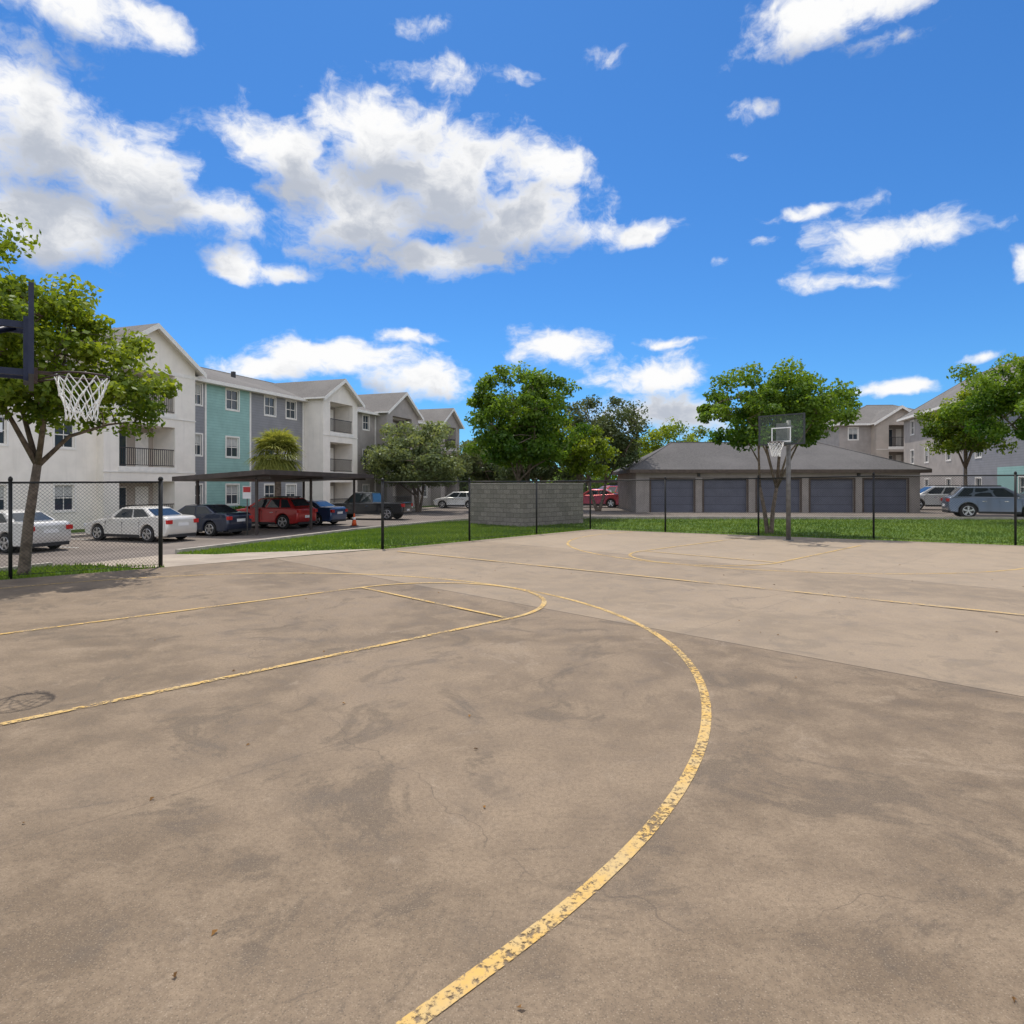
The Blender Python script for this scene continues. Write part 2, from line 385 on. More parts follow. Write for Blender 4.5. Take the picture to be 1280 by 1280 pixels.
# ------------------------------------------------------------ trees
def tree(name,x,y,h,rx,rz,cz,ncl,nlf,ls,mat,tr=.13,stems=1,seed=1,rcl=.42,z0=None,lean=(0,0),spread=.35,bark='bark',fork=None):
    z0=Hq(x,y)-.05 if z0 is None else z0
    e=empty(name,(x,y,z0)); r=random.Random(seed); g=np.random.default_rng(seed)
    C=[]
    while len(C)<ncl:
        d=Vector((r.gauss(0,1),r.gauss(0,1),r.gauss(0,1))).normalized()
        lum=1+.42*mnoise.noise(d*1.6+Vector((seed*3.1,0,0)))
        rad=(r.random()**.42)*lum
        zz=d.z*rz*rad
        if zz<-.62*rz: zz=-.62*rz+r.uniform(-.1,.1)
        C.append(Vector((lean[0]+d.x*rx*rad,lean[1]+d.y*rx*rad,cz+zz)))
    mb=MB(); fk=fork if fork else max(.8,(cz-rz)*.85)
    nodes=[]
    for k in range(stems):
        a=2*math.pi*k/stems+r.random(); sp=spread if stems>1 else .05
        b0=Vector((math.cos(a),math.sin(a),0))*(tr*.8 if stems>1 else 0)
        top=Vector((math.cos(a)*sp*fk+lean[0]*.3,math.sin(a)*sp*fk+lean[1]*.3,fk))
        mid=b0.lerp(top,.5)+Vector((r.uniform(-.06,.06),r.uniform(-.06,.06),0))
        R=tr*(1 if stems==1 else .72)
        mb.tube([b0+Vector((0,0,-.05)),b0+Vector((0,0,.12)),mid,top],[R*1.45,R*1.08,R*.9,R*.75],bark,8)
        nl=max(3,int(6/stems)+1)
        cand=r.sample(C,min(nl,len(C)))
        cand[0]=Vector((lean[0]*.8+math.cos(a)*rx*.2,lean[1]*.8+math.sin(a)*rx*.2,cz+rz*.65))
        for t in cand:
            m1=top.lerp(t,.35)+Vector((r.uniform(-.15,.15),r.uniform(-.15,.15),.25)); m2=top.lerp(t,.7)+Vector((r.uniform(-.2,.2),r.uniform(-.2,.2),.2))
            mb.tube([top-Vector((0,0,.05)),m1,m2,t],[R*.6,R*.42,R*.26,R*.08],bark,6)
            for q in range(9):
                f=q/8; 
                p=(top.lerp(m1,f*3) if f<.33 else (m1.lerp(m2,(f-.33)*3) if f<.66 else m2.lerp(t,min(1,(f-.66)*3))))
                nodes.append((p,R*(.5-.4*f)))
    for c_ in C:
        p,R=min(nodes,key=lambda q:(q[0]-c_).length_squared)
        R=min(R,.035)
        m1=p.lerp(c_,.5)+Vector((r.uniform(-.12,.12),r.uniform(-.12,.12),r.uniform(0,.15)))
        mb.tube([p,m1,c_],[R,R*.6,R*.2+.002],bark,4,False)
    mb.obj('trunk_and_limbs',e)
    Ca=np.array([tuple(c_) for c_ in C]); 
    wt=g.uniform(.4,1.6,ncl); wt/=wt.sum()
    idx=g.choice(ncl,nlf,p=wt)
    rc=(rcl*g.uniform(.6,1.3,ncl))[idx]
    off=g.normal(0,1,(nlf,3)); off/=np.linalg.norm(off,axis=1)[:,None]; off*=(g.random(nlf)**.5)[:,None]*1.5
    P=Ca[idx]+off*rc[:,None]*np.array([1,1,.7])
    nrm=g.normal(0,1,(nlf,3))*.8+np.array([0,0,.55])+off*.5; nrm/=np.linalg.norm(nrm,axis=1)[:,None]
    t=g.normal(0,1,(nlf,3)); t-=nrm*(t*nrm).sum(1)[:,None]; t/=np.linalg.norm(t,axis=1)[:,None]; bt=np.cross(nrm,t)
    l=(ls*g.uniform(.55,1.25,nlf))[:,None]; w=l*.30
    q=np.stack([P-t*l*.5,P+bt*w-t*l*.05,P+t*l*.5,P-bt*w-t*l*.05],1)
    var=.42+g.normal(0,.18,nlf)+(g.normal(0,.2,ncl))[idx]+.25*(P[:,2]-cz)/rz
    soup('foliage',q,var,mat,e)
    return e
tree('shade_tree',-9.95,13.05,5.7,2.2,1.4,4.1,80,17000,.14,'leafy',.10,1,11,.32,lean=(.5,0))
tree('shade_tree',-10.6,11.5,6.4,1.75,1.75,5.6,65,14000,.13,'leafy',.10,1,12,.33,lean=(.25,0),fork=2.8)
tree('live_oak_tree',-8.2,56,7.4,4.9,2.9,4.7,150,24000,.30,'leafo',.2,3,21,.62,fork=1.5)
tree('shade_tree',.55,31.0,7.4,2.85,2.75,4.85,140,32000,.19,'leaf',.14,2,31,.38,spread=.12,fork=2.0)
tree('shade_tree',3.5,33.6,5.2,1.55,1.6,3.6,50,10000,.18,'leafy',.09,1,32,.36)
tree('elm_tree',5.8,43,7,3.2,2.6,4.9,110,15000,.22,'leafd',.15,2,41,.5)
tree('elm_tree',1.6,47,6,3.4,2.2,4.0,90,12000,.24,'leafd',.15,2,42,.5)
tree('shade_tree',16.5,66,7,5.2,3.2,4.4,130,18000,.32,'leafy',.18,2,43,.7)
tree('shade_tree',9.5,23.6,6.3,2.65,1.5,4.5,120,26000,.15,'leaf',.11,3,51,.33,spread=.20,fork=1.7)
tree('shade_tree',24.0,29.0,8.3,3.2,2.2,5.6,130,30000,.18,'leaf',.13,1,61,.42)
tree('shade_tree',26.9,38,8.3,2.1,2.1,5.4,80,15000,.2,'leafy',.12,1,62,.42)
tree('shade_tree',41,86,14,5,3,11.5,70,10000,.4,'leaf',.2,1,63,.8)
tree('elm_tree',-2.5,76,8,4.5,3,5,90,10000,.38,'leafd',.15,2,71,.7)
def belt(name,pts,h,n,ls,mat,seed):
    g=np.random.default_rng(seed); A=np.array(pts,float)
    seg=np.linalg.norm(np.diff(A,axis=0),axis=1); L=seg.sum()
    nc=int(L/1.6); s=np.sort(g.uniform(0,L,nc)); cs=np.concatenate([[0],np.cumsum(seg)])
    cx=np.interp(s,cs,A[:,0])+g.normal(0,2,nc); cy=np.interp(s,cs,A[:,1])+g.normal(0,2,nc)
    hh=h*(.75+.25*np.sin(s*.21+seed)+.12*np.sin(s*.53))
    i=g.integers(0,nc,n); zz=g.uniform(0,1,n)
    P=np.stack([cx[i]+g.normal(0,1.3,n),cy[i]+g.normal(0,1.3,n),-1+hh[i]*zz**.8+g.normal(0,.3,n)],1)
    nrm=g.normal(0,1,(n,3)); nrm/=np.linalg.norm(nrm,axis=1)[:,None]
    t=g.normal(0,1,(n,3)); t-=nrm*(t*nrm).sum(1)[:,None]; t/=np.linalg.norm(t,axis=1)[:,None]; bt=np.cross(nrm,t)
    l=(ls*g.uniform(.6,1.4,n))[:,None]
    soup(name,np.stack([P-t*l*.5,P+bt*l*.35,P+t*l*.5,P-bt*l*.35],1),.35+g.normal(0,.2,n)+zz*.2,mat)
belt('distant_trees',[(-120,60),(-60,100),(0,118),(60,112),(120,70)],8.5,40000,.95,'leafd',5)
belt('distant_trees',[(8,84),(34,90)],7.5,8000,.55,'leaf',6)

def palm(x,y,hc):
    z0=Hq(x,y)-.03; e=empty('fan_palm',(x,y,z0)); r=random.Random(4); mb=MB()
    mb.tube([(0,0,0),(.05,0,hc*.5),(0,.03,hc)],[.24,.2,.17],'bark',10); mb.obj('trunk',e)
    Q=[];V=[]
    for k in range(85):
        az=r.uniform(0,2*math.pi); el=r.uniform(-.8,1.4); pl=r.uniform(.6,1.1)
        d=Vector((math.cos(az)*math.cos(el),math.sin(az)*math.cos(el),math.sin(el)))
        side=d.cross(Vector((0,0,1))).normalized(); up=side.cross(d)
        b0=Vector((0,0,hc)); b1=b0+d*pl
        Q.append([b0-side*.015,b0+side*.015,b1+side*.012,b1-side*.012]); V.append(.5)
        for q in range(17):
            a=math.radians(-95+190*q/16); L=r.uniform(.9,1.25)
            dd=(d*math.cos(a)+side*math.sin(a)); tip=b1+dd*L+Vector((0,0,-.22*L-.12*abs(math.sin(a))))+up*.02
            mid=b1+dd*L*.55+up*.05; ww=side*math.cos(a)*.045-d*math.sin(a)*.045
            Q.append([b1,mid+ww,tip,mid-ww]); V.append(r.uniform(.1,.95)+.2*el*.5)
    soup('fronds',np.array([[tuple(p) for p in q] for q in Q]),np.array(V),'leafp',e)
palm(-14.75,40.2,4.3)

# ------------------------------------------------------------ buildings
class Bld:
    def __init__(s,name,x,y,z,ang): s.e=empty(name,(x,y,z),ang); s.p={}
    def __call__(s,part):
        if part not in s.p: s.p[part]=MB()
        return s.p[part]
    def done(s):
        for k,v in s.p.items(): v.obj(k,s.e)
def wall(B,part,mat,x0,x1,z0,z1,y,holes=(),rev=.12,revmat=None):
    mb=B(part)
    xs=sorted({x0,x1}|{h[0] for h in holes}|{h[1] for h in holes}); zs=sorted({z0,z1}|{h[2] for h in holes}|{h[3] for h in holes})
    for a,b_ in zip(xs[:-1],xs[1:]):
        for c_,d in zip(zs[:-1],zs[1:]):
            mx,mz=(a+b_)/2,(c_+d)/2
            if any(h[0]<mx<h[1] and h[2]<mz<h[3] for h in holes): continue
            mb.poly([(a,y,c_),(b_,y,c_),(b_,y,d),(a,y,d)],mat)
    for h in holes:
        a,b_,c_,d=h[:4]; D=h[4] if len(h)>4 else rev; rm=revmat or mat
        mb.poly([(a,y,c_),(a,y+D,c_),(a,y+D,d),(a,y,d)],rm); mb.poly([(b_,y,c_),(b_,y,d),(b_,y+D,d),(b_,y+D,c_)],rm)
        mb.poly([(a,y,c_),(b_,y,c_),(b_,y+D,c_),(a,y+D,c_)],rm); mb.poly([(a,y,d),(a,y+D,d),(b_,y+D,d),(b_,y,d)],rm)
def window(B,x0,x1,z0,z1,y):
    g=B('windows'); yy=y+.1
    g.poly([(x0,yy,z0),(x1,yy,z0),(x1,yy,z1),(x0,yy,z1)],'glass')
    if int(x0*7+z0*3)%3==0:
        g.poly([(x0+.05,yy-.004,(z0*.45+z1*.55)),(x1-.05,yy-.004,(z0*.45+z1*.55)),(x1-.05,yy-.004,z1-.05),(x0+.05,yy-.004,z1-.05)],'blind')
    t=.055; f=B('window_frames')
    f.box((x0,yy-.05,z0),(x0+t,yy-.01,z1),'trim'); f.box((x1-t,yy-.05,z0),(x1,yy-.01,z1),'trim')
    f.box((x0+t,yy-.05,z0),(x1-t,yy-.01,z0+t),'trim'); f.box((x0+t,yy-.05,z1-t),(x1-t,yy-.01,z1),'trim')
    f.box((x0+t,yy-.045,(z0+z1)/2-.025),(x1-t,yy-.012,(z0+z1)/2+.025),'trim')
    f.box(((x0+x1)/2-.015,yy-.04,z0+t),((x0+x1)/2+.015,yy-.014,z1-t),'trim')
    s=.09
    for a,b_ in (((x0-s,y-.03,z0-s),(x1+s,y-.003,z0)),((x0-s,y-.03,z1),(x1+s,y-.003,z1+s)),((x0-s,y-.03,z0),(x0,y-.003,z1)),((x1,y-.03,z0),(x1+s,y-.003,z1))):
        f.box(a,b_,'trim')
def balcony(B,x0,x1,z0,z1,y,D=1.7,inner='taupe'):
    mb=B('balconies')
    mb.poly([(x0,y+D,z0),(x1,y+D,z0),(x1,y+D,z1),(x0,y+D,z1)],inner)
    w=x1-x0
    mb.box((x0+.12*w,y+D-.05,z0+.03),(x0+.5*w,y+D-.01,z0+2.05),'trim')
    mb.box((x0+.14*w,y+D-.07,z0+.08),(x0+.31*w,y+D-.052,z0+1.98),'glass')
    mb.box((x0+.32*w,y+D-.07,z0+.08),(x0+.485*w,y+D-.052,z0+1.98),'glass')
    mb.box((x0+.66*w,y+D-.05,z0+.03),(x0+.9*w,y+D-.01,z0+2.05),'trim')
    rb=B('railings')
    rb.box((x0,y+.05,z0+1.0),(x1,y+.10,z0+1.05),'rail'); rb.box((x0,y+.05,z0+.08),(x1,y+.10,z0+.12),'rail')
    n=int(w/.13)
    for i in range(1,n): 
        xx=x0+w*i/n; rb.box((xx-.012,y+.062,z0+.12),(xx+.012,y+.088,z0+1.0),'rail')
    mb.box((x0-.06,y-.05,z0-.26),(x1+.06,y-.004,z0-.0),'trim')
def gable(B,x0,x1,y0,y1,ze,zp,wallmat,ov=.45,roof='roof',yo=.45):
    xm=(x0+x1)/2; sl=(zp-ze)/(xm-x0)
    B('walls').poly([(x0,y0,ze),(x1,y0,ze),(xm,y0,zp)],wallmat)
    r=B('roof'); zl=ze-sl*ov; t=.12
    r.slab([(x0-ov,y0-yo,zl+t),(xm,y0-yo,zp+t),(xm,y1,zp+t),(x0-ov,y1,zl+t)][::-1],.12,roof,'trim')
    r.slab([(xm,y0-yo,zp+t),(x1+ov,y0-yo,zl+t),(x1+ov,y1,zl+t),(xm,y1,zp+t)][::-1],.12,roof,'trim')
    f=B('fascia')
    for a,b_ in (((x0-ov,zl),(xm,zp)),((xm,zp),(x1+ov,zl))):
        f.poly([(a[0],y0-yo-.012,a[1]-.18),(b_[0],y0-yo-.012,b_[1]-.18),(b_[0],y0-yo-.012,b_[1]+t-.01),(a[0],y0-yo-.012,a[1]+t-.01)],'trim')
def hip(B,x0,x1,y0,y1,ze,zr,ov=.5,roof='roof',hipl=None,hipr=None,fas='trim'):
    X0,X1,Y0,Y1=x0-ov,x1+ov,y0-ov,y1+ov; ym=(y0+y1)/2; d=(Y1-Y0)/2
    hl=d if hipl is None else hipl; hr=d if hipr is None else hipr
    r=B('roof'); a=(X0+hl,ym,zr); b_=(X1-hr,ym,zr)
    r.poly([(X0,Y0,ze),(X1,Y0,ze),b_,a],roof); r.poly([(X1,Y1,ze),(X0,Y1,ze),a,b_],roof)
    r.poly([(X0,Y1,ze),(X0,Y0,ze),a],roof); r.poly([(X1,Y0,ze),(X1,Y1,ze),b_],roof)
    for p,q in ((a,b_),((X0,Y0,ze),a),((X1,Y0,ze),b_)):
        B('ridge_caps').tube([p,q],.05,roof,5)
    f=B('fascia')
    f.box((X0-.01,Y0-.02,ze-.2),(X1+.01,Y0,ze+.01),fas); f.box((X0-.01,Y1,ze-.2),(X1+.01,Y1+.02,ze+.01),fas)
    f.box((X0-.02,Y0,ze-.2),(X0,Y1,ze+.01),fas); f.box((X1,Y0,ze-.2),(X1+.02,Y1,ze+.01),fas)
    f.box((X0,Y0+.002,ze-.19),(X1,Y1-.002,ze-.16),fas)

FL=[.2,3.35,6.5]
B=Bld('apartment_building',-20.8,36.4,-.6,math.atan2(.944,.33))
ZE=8.95
def win_seg(x0,x1,mat,wins,z1=None,y=0):
    z1=z1 or ZE
    holes=[(a,b_,f+.85,f+2.15) for a,b_ in wins for f in FL if f+2.15<z1]
    wall(B,'walls',mat,x0,x1,0,z1,y,holes)
    for h in holes: window(B,*h,y)
win_seg(-24,-3,'white',[(-5.2,-4.2),(-8.6,-7.4),(-12,-11),(-16,-15),(-20,-19)])
win_seg(3,4.3,'grey',[(3.35,4.0)])
win_seg(4.3,8.25,'teal',[(6.05,7.15)])
win_seg(8.25,14,'grey',[(9.7,10.8),(12.0,13.1)])
win_seg(18.7,24.5,'taupe',[(20,21),(22.4,23.4)])
win_seg(30.7,42,'taupe',[(32,33),(34.0,35)])
for xx in (4.3,8.25): B('corner_boards').box((xx-.07,-.035,.05),(xx+.07,-.004,ZE-.2),'trim')
B('walls').poly([(42,0,0),(42,12,0),(42,12,ZE),(42,0,ZE)],'taupe')
B('walls').poly([(-24,12,0),(-24,0,0),(-24,0,ZE),(-24,12,ZE)],'white')
B('walls').poly([(42,12,0),(-24,12,0),(-24,12,ZE),(42,12,ZE)],'taupe')
hip(B,-24,42,0,12,ZE,11.1,.5)
def gblock(x0,x1,y,bx0,bx1,mat,ze,zp,inner,side=None):
    holes=[(bx0,bx1,f,f+2.35,1.7) for f in FL]
    wall(B,'walls',mat,x0,x1,0,ze,y,holes)
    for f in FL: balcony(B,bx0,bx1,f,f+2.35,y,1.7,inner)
    s=side or mat
    B('walls').poly([(x0,0.01,0),(x0,y,0),(x0,y,ze),(x0,0.01,ze)],s); B('walls').poly([(x1,y,0),(x1,0.01,0),(x1,0.01,ze),(x1,y,ze)],s)
    gable(B,x0,x1,y,6,ze,zp,mat)
    for f in FL[1:]: B('belt_trim').box((x0-.03,y-.04,f-.32),(x1+.03,y-.006,f-.262),'trim')
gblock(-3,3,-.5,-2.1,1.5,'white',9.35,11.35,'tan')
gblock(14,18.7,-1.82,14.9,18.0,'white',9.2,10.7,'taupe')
gblock(24.5,30.7,-1.2,25.6,29.4,'taupe',9.25,11.2,'taupe')
gblock(36,41,-1.2,37,40,'taupe',9.2,10.9,'taupe')
for xx,yy,zz in ((1,4,10.6),(6,3.8,10.3),(11,4,10.4),(20,3.5,10.2)):
    B('roof_vents').box((xx-.12,yy-.12,zz-.4),(xx+.12,yy+.12,zz+.45),'rail')
B('number_sign').box((-8.3,-.06,4.75),(-7.6,-.01,5.45),'signwhite'); B('number_sign').box((-8.28,-.075,5.2),(-7.62,-.062,5.42),'rail')
B('number_sign').box((-8.05,-.075,4.85),(-7.85,-.062,5.12),'signred')
for xx in (3.12,13.9,24.4): B('downspouts').box((xx-.05,-.12,.1),(xx+.05,-.01,ZE-.2),'trim')
B.done()
def loc2w(O,ang,x,y): return (O[0]+math.cos(ang)*x-math.sin(ang)*y,O[1]+math.sin(ang)*x+math.cos(ang)*y)
O1=(-20.8,36.4);A1=math.atan2(.944,.33)
sheet('sidewalk',[loc2w(O1,A1,*p) for p in ((-24,-3.6),(42,-3.6),(42,-2.2),(-24,-2.2))],.09,'sidewalk')
sheet('lawn_strip',[loc2w(O1,A1,*p) for p in ((-24,-2.2),(42,-2.2),(42,0.1),(-24,.1))],.08,'grass')
kerb('kerb',[loc2w(O1,A1,*p) for p in ((-24,-3.68),(42,-3.68))])
def hedge(name,O,ang,x0,x1,y,h,n,mat,seed):
    g=np.random.default_rng(seed)
    lx=g.uniform(x0,x1,n); ly=y+g.normal(0,.28,n); bump_=(.75+.25*np.sin(lx*2.3)*np.sin(lx*1.1+1)); zz=g.random(n)**.7*h*bump_
    X_=O[0]+math.cos(ang)*lx-math.sin(ang)*ly; Y_=O[1]+math.sin(ang)*lx+math.cos(ang)*ly
    P=np.stack([X_,Y_,-.55+zz],1); t=g.normal(0,1,(n,3)); t/=np.linalg.norm(t,axis=1)[:,None]; u=g.normal(0,1,(n,3)); bt=np.cross(t,u); bt/=np.linalg.norm(bt,axis=1)[:,None]
    l=.16; soup(name,np.stack([P-t*l*.5,P+bt*l*.3,P+t*l*.5,P-bt*l*.3],1),.4+g.normal(0,.2,n),mat)
hedge('hedge',O1,A1,3.4,13.6,-1.0,.9,7000,'leaf',81)

gx=7.95;gy=41.0; gang=math.radians(-1.5)
B=Bld('garage_building',gx,gy,-.03,gang)
W=17.9; D=8.5; ZG=2.72
doors=[(.95+i*3.36,.95+i*3.36+2.72,.03,2.13) for i in range(5)]
wall(B,'walls','gtaupe',0,W,0,ZG,0,doors,.14)
for d in doors:
    a,b_,c_,e_=d
    B('doors').poly([(a,.13,c_),(b_,.13,c_),(b_,.13,e_),(a,.13,e_)],'door')
    for q in range(4):
        for k in range(4):
            pw=(b_-a)/4; ph=(e_-c_)/4
            B('doors').box((a+q*pw+.08,.115,c_+k*ph+.09),(a+(q+1)*pw-.08,.128,c_+(k+1)*ph-.09),'door')
    f=B('door_trim')
    f.box((a-.1,-.03,c_),(a,-.004,e_+.1),'brown'); f.box((b_,-.03,c_),(b_+.1,-.004,e_+.1),'brown'); f.box((a,-.03,e_),(b_,-.004,e_+.1),'brown')
B('walls').poly([(0,D,0),(0,0,0),(0,0,ZG),(0,D,ZG)],'gtaupe'); B('walls').poly([(W,0,0),(W,D,0),(W,D,ZG),(W,0,ZG)],'gtaupe'); B('walls').poly([(W,D,0),(0,D,0),(0,D,ZG),(W,D,ZG)],'gtaupe')
hip(B,0,W,0,D,ZG+.02,4.75,.45,'roofd',3.6,5.0,'brown')
B('wall_lamps').box((3.9,-.12,2.3),(4.06,-.005,2.5),'rail'); B('wall_lamps').box((13.97,-.12,2.3),(14.13,-.005,2.5),'rail')
B.done()
sheet('driveway_apron',[(8.5,38.9),(26,38.5),(26,41),(8.5,41.4)],-.012,'sidewalk')

B=Bld('apartment_building',40.4,66,0,math.atan2(-.96,-.27))
ZE=8.5; FL=[.1,3.0,5.9]
win_seg(0,9,'taupe',[(2.2,3.2),(6.2,7.2)])
win_seg(9,15,'taupe',[(11.5,12.5)])
win_seg(15,21,'grey',[(17.4,18.4)])
win_seg(21,27,'teal',[(24.2,25.2)],3.0)
wall(B,'walls','grey',21,27,3.0,ZE,0,[(24.2,25.2,6.75,8.05)]); window(B,24.2,25.2,6.75,8.05,0)
win_seg(27,36,'taupe',[(29,30),(33,34)])
B('walls').poly([(36,0,0),(36,10,0),(36,10,ZE),(36,0,ZE)],'taupe'); B('walls').poly([(0,10,0),(0,0,0),(0,0,ZE),(0,10,ZE)],'taupe'); B('walls').poly([(36,10,0),(0,10,0),(0,10,ZE),(36,10,ZE)],'taupe')
hip(B,0,36,0,10,ZE,12.2,.5,'roof',3.2)
B.done()
B=Bld('apartment_building',36.3,71,0,math.radians(-4))
win_seg(0,3.4,'taupe',[(1,2)]); win_seg(8.4,14,'taupe',[(10,11)])
B('walls').poly([(14,0,0),(14,11,0),(14,11,ZE),(14,0,ZE)],'taupe'); B('walls').poly([(0,11,0),(0,0,0),(0,0,ZE),(0,11,ZE)],'taupe'); B('walls').poly([(14,11,0),(0,11,0),(0,11,ZE),(14,11,ZE)],'taupe')
hip(B,0,14,0,11,ZE,11.2,.5)
gblock(3.4,8.4,-1.2,4.7,7.1,'tan',8.6,10.2,'taupe')
B.done()

# block enclosure
m,nt,b=mat0('cmu_block',(.2,.19,.18),.95,0,.2)
tc=nt.nodes.new('ShaderNodeTexCoord'); sp=nt.nodes.new('ShaderNodeSeparateXYZ'); nt.links.new(tc.outputs['Object'],sp.inputs[0])
cb=nt.nodes.new('ShaderNodeCombineXYZ'); nt.links.new(mth(nt,'ADD',sp.outputs[0],sp.outputs[1]),cb.inputs[0]); nt.links.new(sp.outputs[2],cb.inputs[1])
br=nt.nodes.new('ShaderNodeTexBrick'); nt.links.new(cb.outputs[0],br.inputs[0]); br.inputs['Scale'].default_value=1
br.inputs['Brick Width'].default_value=.4; br.inputs['Row Height'].default_value=.2; br.inputs['Mortar Size'].default_value=.010
br.inputs['Color1'].default_value=(.32,.285,.25,1); br.inputs['Color2'].default_value=(.21,.19,.165,1); br.inputs['Mortar'].default_value=(.11,.10,.09,1)
c=mixc(nt,sms(nt,noi(nt,tc.outputs['Object'],14,4,.7),.35,.7,0,.6),br.outputs[0],(.15,.135,.115))
nt.links.new(c,b.inputs['Base Color']); bump(nt,b,mth(nt,'SUBTRACT',noi(nt,tc.outputs['Object'],18,3,.7),br.outputs[1]),.7,.03); M['cmu']=m
e=empty('block_wall_enclosure',(.50,26.9,-.05),math.radians(47))
mb=MB(); hw=1.82; LX=4.15; LY=3.3
mb.box((0,0,0),(LX,.2,hw),'cmu')
mb.box((0,.203,0),(.2,LY,hw-.002),'cmu')
mb.box((LX-.2,.203,0),(LX,LY,hw-.002),'cmu')
mb.obj('block_walls',e)
mb=MB(); mb.box((-.02,-.02,hw+.002),(LX+.02,.22,hw+.06),'kerb'); mb.box((-.02,.222,hw+.002),(.22,LY+.02,hw+.058),'kerb'); mb.box((LX-.22,.222,hw+.002),(LX+.02,LY+.02,hw+.058),'kerb'); mb.obj('wall_cap',e)

# ------------------------------------------------------------ carports
def carport(C,h,length,width,ang,name='carport'):
    e=empty(name,(C[0],C[1],Hq(*C)-.02),ang); mb=MB()
    h00,h10,h11,h01=h
    mb.slab([(0,0,h10),(length,0,h11),(length,width,h01),(0,width,h00)],.22,'carport'); mb.obj('roof',e)
    mb=MB()
    for i in range(3):
        xx=.6+i*(length-1.2)/2
        mb.box((xx-.05,.9,0),(xx+.05,1.0,h10-.23),'carport'); mb.box((xx-.05,width-1.0,0),(xx+.05,width-.9,h00-.2),'carport')
        mb.box((xx-.05,.2,h10-.42),(xx+.05,width-.2,h10-.3),'carport')
    mb.obj('posts',e)
    return e
carport((-11.1,28.7),(2.72,3.02,2.93,2.72),9.2,5.4,A1)
carport((4.2,58),(2.5,2.5,2.5,2.5),6,5,0)
e=empty('parking_sign',(-12.45,30.1,-.6)); mb=MB(); mb.tube([(0,0,0),(0,0,2.3)],.03,'polegrey',8); mb.obj('post',e)
mb=MB(); mb.box((-.2,-.05,1.7),(.2,-.033,2.3),'signwhite'); mb.box((-.17,-.056,2.0),(.17,-.052,2.25),'signred'); mb.obj('plate',e)
e=empty('traffic_cone',(-9.0,36.5,-.6)); mb=MB(); mb.tube([(0,0,.03),(0,0,.22),(0,0,.72)],[.15,.115,.03],'orange',14); mb.box((-.2,-.2,0),(.2,.2,.03),'plastic'); mb.tube([(0,0,.36),(0,0,.5)],[.094,.07],'signwhite',14); mb.obj('cone_body',e)

# ------------------------------------------------------------ fences
def fence(name,pts,hs,sp=.072):
    e=empty(name,(0,0,0)); pm=MB(); wm=MB(); rm=MB()
    for i,(p,h) in enumerate(zip(pts,hs)):
        z=min(Hq(*p),0)-.05; R=.042 if i in (0,len(pts)-1) else .032
        pm.tube([(p[0],p[1],z),(p[0],p[1],h+.01)],R,'black',10); pm.tube([(p[0],p[1],h+.01),(p[0],p[1],h+.06),(p[0],p[1],h+.09)],[R*1.25,R*1.1,R*.3],'black',10)
    for i in range(len(pts)-1):
        a=Vector((*pts[i],0)); b_=Vector((*pts[i+1],0)); d=b_-a; L=d.length; d.normalize(); n=Vector((-d.y,d.x,0))*.004
        z0=.04; ha,hb=hs[i],hs[i+1]; h=min(ha,hb)
        rm.tube([(a.x,a.y,ha-.03),(b_.x,b_.y,hb-.03)],.02,'black',8)
        rm.tube([(a.x,a.y,z0),(b_.x,b_.y,z0)],.005,'black',4)
        Hh=h-.03-z0; w=.0026
        k=-Hh
        while k<L:
            s0=max(0,k); t0=s0-k; s1=min(L,k+Hh); t1=s1-k
            if s1-s0>.02:
                for sg in (0,1):
                    za,zb=(z0+t0,z0+t1) if sg==0 else (z0+Hh-t0,z0+Hh-t1)
                    off=n*(1 if sg else -1)
                    P=a+d*s0+off; Q=a+d*s1+off
                    P.z=za; Q.z=zb
                    ns=max(1,int((s1-s0)/.15))
                    wm.tube([P.lerp(Q,k2/ns) for k2 in range(ns+1)],w,'black',3,False)
            k+=sp
    pm.obj('posts',e); rm.obj('rails',e); wm.obj('wire_mesh',e)
fence('chain_link_fence',fence_L,[1.80,1.80,1.81,1.82,1.84])
fence('chain_link_fence',fence_R,[1.85,1.88,1.9,1.94,1.97,2.0,2.06,2.06,2.06,2.06,2.06])

